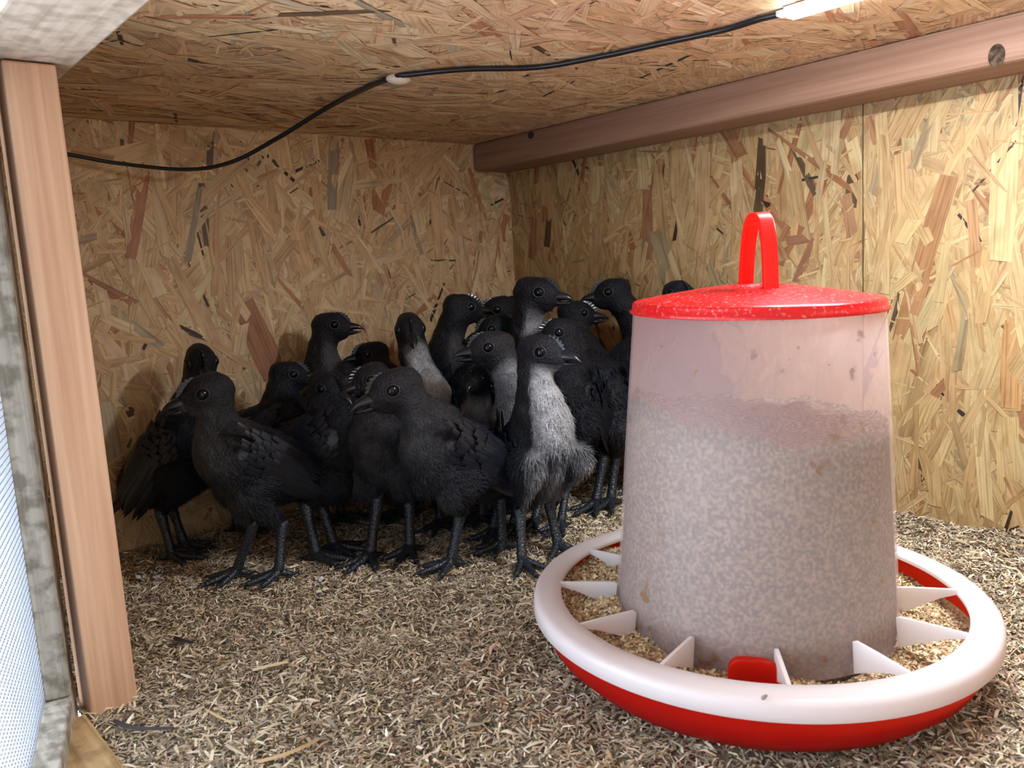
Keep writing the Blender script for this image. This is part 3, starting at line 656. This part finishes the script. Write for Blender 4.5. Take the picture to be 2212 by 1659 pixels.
    face = np.clip(1-(hd_-0.012*hs)/0.014, 0, 1)
    co2 = co+nn*(lum*0.0022*(1-face))[:, None]
    front = np.array(heading(Bc, baz, -20)); psd = np.array(heading(Bc, paleside, 0)) if paleside is not None else front
    vent = (nn*front).sum(1)*0.5+(nn*psd).sum(1)*0.5
    thr = np.clip((tpar-0.42)/0.14, 0, 1)*np.clip((0.93-tpar)/0.08, 0, 1)
    low = np.clip((np.array(Bc)[2]+0.01-co[:, 2])/0.03, 0, 1)*np.clip((nn*psd).sum(1), 0, 1)
    pm = np.clip(np.maximum(thr*np.clip((vent-0.15)/0.35, 0, 1), low*0.8*np.clip((vent-0.2)/0.3, 0, 1)), 0, 1)*pale
    nb2 = np.clip((tpar-0.5)/0.15, 0, 1)*(1-face*0.8)
    bm_ = np.clip(brown*(0.25+nb2), 0, 1)
    col = BLACK[None]*(1-bm_[:, None])+BROWN[None]*bm_[:, None]
    col = col*(1-pm[:, None])+PALE[None]*pm[:, None]; col = col*(1+0.35*np.clip(lum, -0.8, 0.8))[:, None]
    lowz = np.clip((Bc.z-0.024*s-co[:, 2])/0.02, 0, 1)[:, None]; dn = np.array((0, 0, -1.0))[None]-np.array(f)[None]*0.25; dn = dn-nn*(dn*nn).sum(1)[:, None]
    flow = flow*(1-lowz)+dn*lowz; flow /= np.linalg.norm(flow, axis=1)[:, None]+1e-6
    # down and small contour feathers rooted in the skin
    nt_ = 15000; pick = rng.integers(0, nv, nt_); pick = pick[(hd_[pick] > 0.017*hs) | (rng.random(nt_) < 0.35)]
    nt_ = len(pick); b0 = co2[pick]+rng.normal(0, 0.0008, (nt_, 3)); fl_ = flow[pick]; n0 = nn[pick]; tp = tpar[pick]
    hdp = hd_[pick]; ln = np.where(tp > 0.5, rng.uniform(0.004, 0.008, nt_), rng.uniform(0.005, 0.010, nt_))*np.where(hdp < 0.024*hs, 0.35, 1.0); wd = ln*rng.uniform(0.07, 0.20, nt_)*np.where(tp > 0.5, 0.7, 1.3)
    dr = fl_+n0*rng.uniform(0.08, 0.36, nt_)[:, None]+rng.normal(0, 0.13, (nt_, 3)); dr /= np.linalg.norm(dr, axis=1)[:, None]
    sdv = np.cross(dr, n0); sdv /= np.linalg.norm(sdv, axis=1)[:, None]+1e-6
    b0 = b0-n0*0.0008
    TV = np.stack([b0-sdv*wd[:, None]/2, b0+sdv*wd[:, None]/2, b0+dr*ln[:, None]+0*n0], 1).reshape(-1, 3)
    tc_ = np.repeat(col[pick]*(1+rng.uniform(-0.3, 0.7, (nt_, 1))), 3, 0)
    Vall = np.vstack([co2, TV]); Fall = Fq+[(nv+3*i, nv+3*i+1, nv+3*i+2) for i in range(nt_)]
    body_o = mk('body', Vall, Fall, M_PLUME, root, True, np.vstack([col, tc_]))
    # --- beak
    mb = MB(); bb = Hc+hf*k*1.02-hup*k*0.20; BL = 0.0190*hs
    up_pts = [bb+hup*0.0012, bb+hf*BL*0.35+hup*0.0012, bb+hf*BL*0.72+hup*0.0002*hs, bb+hf*BL-hup*0.0030*hs]
    for pts_, rr_, fl2 in ((up_pts, [0.0078*hs, 0.0062*hs, 0.0036*hs, 0.0004], 1), ([bb-hup*0.0036*hs, bb+hf*BL*0.35-hup*0.0040*hs, bb+hf*BL*0.78-hup*0.0042*hs], [0.0056*hs, 0.0042*hs, 0.0008], 0)):
        P8 = tube_points(pts_, rr_, 5); V = []; F = []; K = 10
        for i, (p, r) in enumerate(P8):
            for q in range(K):
                an = 2*PI*q/K; yy = math.sin(an); hh = (0.85 if yy > 0 else 0.45) if fl2 else (0.35 if yy > 0 else 0.7)
                V.append(p+hsd*(r*0.80*math.cos(an))+hup*(r*hh*yy))
        for i in range(len(P8)-1):
            for q in range(K): F.append((i*K+q, i*K+(q+1) % K, (i+1)*K+(q+1) % K, (i+1)*K+q))
        F += [tuple(range(K-1, -1, -1)), tuple((len(P8)-1)*K+q for q in range(K))]; mb.add(V, F)
    for sg in (-1, 1): mb.ellipsoid(bb+hf*BL*0.16+hup*0.0018*hs+hsd*sg*0.0034*hs, hsd*0.0012, hup*0.0012, hf*0.0022, 8, 6)
    mb.build('beak', M_BEAK, root)
    # --- comb: a low saw-toothed ridge over the forehead
    mb = MB(); V = []; F = []; K = 13
    for i in range(K):
        t = i/(K-1); an = math.radians(8+62*t); rr = k*(1.10-0.08*t); fwd = hf*(math.cos(an)*rr*1.10)+hup*(math.sin(an)*rr*0.90)
        base = Hc+fwd*0.90; o_ = fwd.normalized(); hgt = (0.0010+0.0020*(i % 2))*math.sin(PI*(0.15+0.8*t))*hs
        V += [base-hsd*0.0013, base+hsd*0.0013, Hc+fwd+o_*(hgt)+hsd*0.0006, Hc+fwd+o_*hgt-hsd*0.0006]
    for i in range(K-1):
        a_ = i*4; b_ = a_+4
        for q in range(4): F.append((a_+q, a_+(q+1) % 4, b_+(q+1) % 4, b_+q))
    F += [(3, 2, 1, 0), tuple((K-1)*4+q for q in range(4))]
    mb.add(V, F); mb.build('comb', M_BEAK, root, False)
    # --- eyes with lid rings
    for sg in (-1, 1):
        eo = (hsd*sg*0.93+hf*0.30+hup*0.10).normalized(); ec = Hc+hf*k*0.33+hup*k*0.14+hsd*sg*k*0.70
        mb = MB(); mb.ellipsoid(ec, hf*0.0046*hs, hup*0.0046*hs, hsd*0.0034*hs, 18, 12); ey = mb.build('eye', M_EYE, root)
        mb = MB(); ring = []
        a_ = hf-eo*hf.dot(eo); a_.normalize(); b_ = eo.cross(a_)
        for q in range(19): t = 2*PI*q/18; ring.append(ec+eo*0.0010*hs+(a_*math.cos(t)*0.0052+b_*math.sin(t)*0.0048)*hs)
        mb.tube(ring, 0.0008*hs, 6, False); mb.build('eyelid', M_LIDRING, ey) 
        er = Hc-hf*k*0.30-hup*k*0.22+hsd*sg*k*0.70
        mb = MB(); mb.ellipsoid(er, hf*0.0034*hs, hup*0.0038*hs, hsd*0.0016*hs, 10, 8); mb.build('ear_lobe', M_LIDRING, root)
    # --- wings: folded, three rows of coverts over long flight feathers
    for sg in (-1, 1):
        mb = MB(); sh = Bc+f*0.032*s+up*0.012*s+sd*sg*0.026*s
        out0 = sd*sg
        pad = Bc-f*0.004*s+up*0.006*s+sd*sg*0.027*s
        mb.ellipsoid(pad, f*0.042*s, up*0.024*s, sd*0.0105*s, 18, 12)
        def wp(u_, v_):   # u back 0..1, v down -1..1
            q = sh-f*(0.082*s*u_)+up*(-0.026*s*v_+0.004*s-0.014*s*u_)+sd*sg*(0.0125*s*(1-0.75*v_*v_)*math.sin(PI*min(1, 0.18+0.75*u_)))
            return q
        for row, (u0, cnt, ln_, w_) in enumerate(((0.46, 11, 0.058, 0.0105), (0.32, 11, 0.042, 0.0095), (0.20, 10, 0.034, 0.0085), (0.09, 9, 0.028, 0.0080), (0.0, 8, 0.024, 0.0075))):
            for q in range(cnt):
                v_ = -0.75+1.6*q/(cnt-1); lift_ = 0.0010*row+0.0009+0.0003*(cnt-q)
                b_ = wp(u0+0.10*v_+random.uniform(-0.07, 0.07), v_+random.uniform(-0.06, 0.06))+sd*sg*lift_
                d_ = (-f*(1.0)-up*(0.34-0.22*(v_+0.75)*0.4+random.uniform(-0.06, 0.06)) - sd*sg*(0.03+0.12*u0)).normalized()
                nn_ = (sd*sg*0.95+up*(-v_*0.55)+f*0.1).normalized()
                feather(mb, b_, d_, nn_, ln_*s*random.uniform(0.8, 1.2)*wingd, w_*s*random.uniform(0.6, 1.1), 0.10, 0.05)
        V = np.array([tuple(v) for v in mb.v]); c_ = np.tile((0.006, 0.0075, 0.0115), (len(V), 1))*rng.uniform(0.8, 1.6, (len(V), 1))
        mk('wing', V, mb.f, M_FEATHER, root, True, c_)
    # --- tail fan
    mb = MB(); tb = Bc-f*0.052*s+up*0.010*s; TL = 0.050 if tail else 0.030
    for q in range(9):
        v_ = (q-4)/4.0; d_ = (-f+up*(0.15 if not tail else -0.02)+sd*v_*0.28-up*abs(v_)*0.15).normalized()
        feather(mb, tb+sd*v_*0.009*s-up*abs(v_)*0.005, d_, (up+sd*v_*0.9).normalized(), TL*s*(1.1-0.2*abs(v_)), 0.0105*s, 0.05)
    V = np.array([tuple(v) for v in mb.v]); mk('tail', V, mb.f, M_FEATHER, root, True, np.tile((0.012, 0.013, 0.017), (len(V), 1)))
    # --- legs: scaly shank, three toes forward, one back, claws
    for side_, fp, hock, ft in zip(sides, legs, hocks, feet):
        mb = MB(); an = fp+Vector((0, 0, 0.003))
        mb.tube([p for p, r in tube_points([hock+Vector((0, 0, 0.004)), hock, hock.lerp(an, 0.5), an], [0.0052, 0.0062, 0.0045, 0.0054], 6)], [r*s for p, r in tube_points([hock, hock, hock.lerp(an, 0.5), an], [0.0052, 0.0062, 0.0045, 0.0054], 6)], 12)
        gz = fp.z-0.0025
        fa = ft[5] if len(ft) > 5 else 0.0
        bd = fh.copy(); bd.rotate(Matrix.Rotation(math.radians(fa), 3, 'Z'))
        for ang, tl in ((-38, 0.027), (0, 0.033), (38, 0.027), (168, 0.013)):
            d_ = bd.copy(); d_.rotate(Matrix.Rotation(math.radians(ang+random.uniform(-6, 6)), 3, 'Z')); tl *= s
            e_ = an+d_*tl; e_.z = gz; m1 = an+d_*tl*0.35; m1.z = gz+0.0032; m2 = an+d_*tl*0.7; m2.z = gz+0.0014
            tp_ = tube_points([an, m1, m2, e_], [0.0050*s, 0.0038*s, 0.0031*s, 0.0024*s], 4)
            mb.tube([p for p, r in tp_], [r for p, r in tp_], 8)
            c0 = e_; c1 = e_+d_*0.004*s+Vector((0, 0, 0.0008)); c2 = e_+d_*0.008*s-Vector((0, 0, 0.0018))
            tp_ = tube_points([c0, c1, c2], [0.0017*s, 0.0012*s, 0.0002], 4); mb.tube([p for p, r in tp_], [r for p, r in tp_], 7)
        mb.build('leg', M_LEG, root)
    return root

# head (x, y, depth), head azimuth/pitch, body centre (x, y, depth), body azimuth/pitch, feet
chicken('black chicken standing in front at the left, facing left with one foot stepping forward',
        (448, 852, 0.785), -78, -12, (556, 1003, 0.81), -72, 22, [(603, 1240), (512, 1238, None, (547, 1135, 0.79), 0, 0)], 0.96, 0.12, 0.9, [(478, 940, 0.795), (466, 890, 0.79)], 1.2, seed=1)
chicken('leftmost black chicken, head facing the camera, tail nearly touching the post',
        (434, 782, 0.875), 8, -28, (378, 985, 0.875), 62, 38, [(372, 1203), (398, 1178)], 1.0, 0, 0.1, [(418, 885, 0.87), (430, 835, 0.87)], 1.05, True, seed=2)
chicken('black chicken facing right with lowered back, behind the front left bird',
        (624, 812, 0.925), 84, -6, (575, 942, 0.925), 75, 12, [(512, 1143), (545, 1138)], 0.95, 0, 0.15, [(608, 880, 0.92), (604, 850, 0.92)], 1.0, seed=3)
chicken('long-necked black chicken facing right near the middle of the back wall',
        (715, 706, 0.985), 80, -4, (716, 885, 1.0), 60, 35, [(705, 1120), (740, 1115)], 1.0, 0.15, 0.4, [(704, 815, 0.985), (697, 760, 0.985)], 1.05, seed=4)
chicken('black chicken facing left just behind and above the front middle bird',
        (802, 768, 0.995), -82, -6, (840, 905, 1.003), -50, 30, [(850, 1110), (890, 1105)], 1.0, 0.1, 0.35, [(835, 835, 0.985), (820, 800, 0.99)], 1.0, seed=5)
chicken('dark brown-black chicken with head sunk into its shoulders, left of the front middle bird',
        (800, 822, 0.90), -60, -14, (850, 985, 0.875), -30, 40, [(800, 1203), (886, 1188)], 1.12, 0.05, 0.9, [(815, 895, 0.88)], 1.15, seed=6)
chicken('deep black chicken crouched between the two front birds, facing right',
        (706, 838, 0.865), 40, -18, (690, 974, 0.868), 70, 20, [(685, 1204), (722, 1183)], 1.12, 0, 0.1, [(708, 885, 0.865)], 1.05, seed=7)
chicken('black chicken looking straight at the camera with a pale grey strip down its neck',
        (885, 712, 0.94), 6, -22, (918, 908, 0.958), -12, 40, [(950, 1130), (985, 1120)], 1.0, 0.9, 0.5, [(925, 850, 0.93), (900, 785, 0.935)], 1.08, seed=8, paleside=60)
chicken('black chicken standing front middle, facing left with its beak pointing down',
        (853, 843, 0.765), -70, -14, (992, 988, 0.80), -62, 20, [(975, 1217), (1085, 1178)], 1.0, 0.1, 0.75, [(945, 925, 0.785), (905, 890, 0.775)], 1.22, seed=9, wingd=1.05)
chicken('black chicken pointing its beak right toward the heads beside it',
        (997, 668, 0.99), 108, -8, (961, 832, 1.02), 75, 40, [(960, 1085), (1000, 1080)], 1.0, 0.1, 0.35, [(965, 770, 1.0), (972, 720, 0.995)], 1.12, seed=10)
chicken('black chicken with bright eye facing left, directly left of the tallest bird',
        (1078, 672, 1.06), -72, -8, (1095, 835, 1.085), -40, 40, [(1090, 1035), (1120, 1030)], 1.0, 0, 0.3, [(1095, 770, 1.07), (1090, 715, 1.065)], 1.15, seed=11)
chicken('black chicken with half-open glinting beak pointing left, below the bright-eyed head',
        (1070, 712, 0.985), -80, -14, (1062, 862, 1.005), -60, 30, [(1050, 1110), (1080, 1105)], 0.95, 0, 0.1, [(1082, 775, 0.99)], 1.05, seed=12)
chicken('black chicken at the very back in the corner, only the crown of its head showing',
        (1108, 664, 1.16), 150, 0, (1120, 800, 1.20), 120, 35, [(1110, 1000), (1140, 1000)], 0.9, 0, 0.2, None, 1.0, seed=13)
chicken('tallest black chicken with serrated comb, stretching its neck up and facing right',
        (1158, 636, 0.95), 74, -8, (1160, 850, 1.015), 40, 45, [(1140, 1060), (1180, 1060)], 1.0, 0.6, 0.35, [(1140, 760, 0.97), (1139, 695, 0.955)], 1.22, seed=14, paleside=80)
chicken('brown-black chicken with a greyish throat, facing left behind the front middle bird',
        (1062, 754, 0.845), -76, -4, (1142, 935, 0.895), -22, 48, [(1110, 1140), (1065, 1150)], 1.0, 0.75, 0.9, [(1122, 862, 0.865), (1100, 800, 0.85)], 1.12, seed=15, paleside=-50)
chicken('small black chicken peering out between the others with a pale upper beak, facing the camera',
        (1030, 818, 0.865), -22, -14, (1045, 935, 0.935), -10, 40, [(1010, 1120), (1040, 1120)], 0.8, 0.7, 0.3, [(1034, 870, 0.885)], 0.80, seed=16)
chicken('black chicken standing in front at the right with a fluffy pale grey chest, facing right',
        (1168, 764, 0.785), 62, -6, (1162, 975, 0.815), 24, 55, [(1128, 1215), (1205, 1180)], 0.98, 1.0, 0.45, [(1165, 880, 0.79), (1158, 825, 0.785)], 1.12, seed=17, paleside=75)
chicken('black chicken with raised grey comb facing left, behind the head of the pale-chested bird',
        (1208, 722, 0.925), -66, -4, (1240, 880, 0.93), -30, 40, [(1212, 1135), (1155, 1130)], 0.95, 0, 0.25, [(1235, 800, 0.925), (1225, 760, 0.925)], 1.1, seed=18)
chicken('black chicken beside the feeder, small head turned right over its folded wing',
        (1246, 680, 1.03), 98, -8, (1325, 865, 0.98), -40, 25, [(1287, 1090), (1320, 1085)], 1.12, 0.1, 0.3, [(1280, 800, 1.0), (1248, 735, 1.02)], 1.08, seed=19)
chicken('black chicken facing left with its neck disappearing behind the feeder lid',
        (1322, 634, 1.045), -80, -8, (1404, 822, 1.032), -60, 20, [(1395, 1052), (1420, 1050)], 1.0, 0, 0.25, [(1385, 750, 1.04), (1365, 685, 1.045)], 1.15, seed=20)
chicken('black chicken hidden behind the feeder, only its crown visible above the red lid',
        (1465, 638, 0.985), 30, -5, (1480, 815, 0.95), 20, 40, [(1465, 1095), (1500, 1095)], 1.0, 0, 0.2, None, 1.1, seed=21)

# ------------------------------------------------------------------ loose things on the bedding
def straw(name, a, b, w, col, label, cat, bend=0.004, grp=None):
    A = onz(*a); B = onz(*b); A.z = float(hz(A.x, A.y))+0.0042; B.z = float(hz(B.x, B.y))+0.0042; d = (B-A).normalized(); s = d.cross(Vector((0, 0, 1))); mb = MB(); V = []; F = []; K = 8
    for i in range(K+1):
        t = i/K; c = A.lerp(B, t)+s*bend*math.sin(PI*t)+Vector((0, 0, 0.001*math.sin(PI*t))); ww = w*(0.55+0.45*math.sin(PI*min(1, t+0.15)))
        V += [c-s*ww/2, c-Vector((0, 0, 0.0004)), c+s*ww/2, c+Vector((0, 0, w*0.30))]
    for i in range(K):
        for q in range(4): F.append((i*4+q, i*4+(q+1) % 4, i*4+4+(q+1) % 4, i*4+4+q))
    F += [(3, 2, 1, 0), (K*4, K*4+1, K*4+2, K*4+3)]
    o = mb.add(V, F).build(name, plain(name+'_colour', col, 0.6, 0.3), None, False); tag(o, label, cat, grp); return o
straw('straw', (560, 1660), (688, 1598), 0.0042, (0.60, 0.40, 0.21), 'longest tan straw, lying on the bedding at the bottom edge near the middle', 'straw')
straw('wood_chip', (546, 1460), (622, 1440), 0.0042, (0.62, 0.50, 0.33), 'pale flat wood chip lying in the bedding left of the middle', 'wood chip', 0.001)
straw('straw', (446, 1536), (502, 1572), 0.0024, (0.60, 0.42, 0.22), 'short yellow straw lying to the right of the dark feather', 'straw', 0.001)
straw('straw', (490, 1614), (530, 1645), 0.0028, (0.50, 0.38, 0.25), 'short pale straw near the bottom edge left of the longest straw', 'straw', 0.001)
straw('straw', (556, 1192), (594, 1178), 0.0016, (0.66, 0.52, 0.34), 'thin straw on the bedding between the feet of the front left chicken', 'straw', 0.0)
straw('feather', (248, 1562), (375, 1578), 0.0046, (0.055, 0.05, 0.048), 'long curved dark shed feather in the bedding beside the post foot', 'feather', 0.006)
straw('feather', (380, 1392), (418, 1398), 0.0055, (0.03, 0.027, 0.027), 'small dark tuft of feather in the middle of the left bedding', 'feather', 0.002)
def dropping(x, y, r, cols, label):
    p = onz(x, y); p.z = float(hz(p.x, p.y))+r*0.35; root = None; mb = MB(); rr = random.Random(int(x))
    for i in range(7):
        q = p+Vector((rr.uniform(-r, r), rr.uniform(-r, r), rr.uniform(0, r*0.35))); k_ = r*rr.uniform(0.25, 0.5)
        mb.ellipsoid(q, Vector((k_, 0.2*k_, 0)), Vector((0, k_, 0.2*k_)), Vector((0, 0, k_*0.7)), 10, 7)
    m, nt, b, o_ = new_mat('dropping'); tc = N(nt, 'ShaderNodeTexCoord'); n_ = N(nt, 'ShaderNodeTexNoise'); n_.inputs['Scale'].default_value = 260
    nt.links.new(tc.outputs['Object'], n_.inputs[0]); r_ = ramp(nt, [(0.42, cols[0]), (0.58, cols[1])]); nt.links.new(n_.outputs[0], r_.inputs[0]); nt.links.new(r_.outputs[0], b.inputs['Base Color']); b.inputs['Roughness'].default_value = 0.5
    o = mb.build('dropping', m); tag(o, label, 'dropping'); return o
dropping(330, 1245, 0.011, ((0.05, 0.045, 0.04), (0.7, 0.7, 0.68)), 'grey and white chicken dropping on the bedding near the left post')
dropping(693, 1250, 0.0045, ((0.5, 0.5, 0.55), (0.85, 0.85, 0.9)), 'small white fleck of droppings right of the front left chicken')
dropping(900, 1564, 0.0035, ((0.02, 0.02, 0.02), (0.07, 0.06, 0.05)), 'tiny black dropping in the shaded bedding left of the feeder')
# crumbs stuck on the feeder
def crumb(pt, r, col, name='crumb'):
    mb = MB(); rr = random.Random(int(r*1e6))
    for i in range(3):
        k_ = r*rr.uniform(0.5, 1); mb.ellipsoid(pt+Vector((rr.uniform(-r, r), rr.uniform(-r, r), rr.uniform(-r*0.2, r*0.5))), Vector((k_, 0, 0.3*k_)), Vector((0, k_*0.7, 0)), Vector((0, 0.2*k_, k_*0.5)), 8, 6)
    return mb.build(name, plain('dirt_crumb', col, 0.9), None)
def on_feeder_plane(x, y, z):
    d = FMi.to_3x3() @ ray(x, y); c = FMi @ CAM; return FM @ (c+d*((z-c.z)/d.z))
for (x, y, zz, r, col, lab) in ((1688, 645, HT+0.0070, 0.0024, (0.30, 0.25, 0.16), 'greenish crumb of dirt on the red lid below the handle'), (1768, 662, HT+0.0030, 0.0022, (0.34, 0.32, 0.24), 'flaky crumb of dirt on the rim of the red lid right of the handle'),
                                (1650, 1507, 0.0022, 0.0017, (0.25, 0.20, 0.16), 'small brown crumb on the front of the white feeder ring')):
    tag(crumb(on_feeder_plane(x, y, zz), r, col), lab, 'crumb')
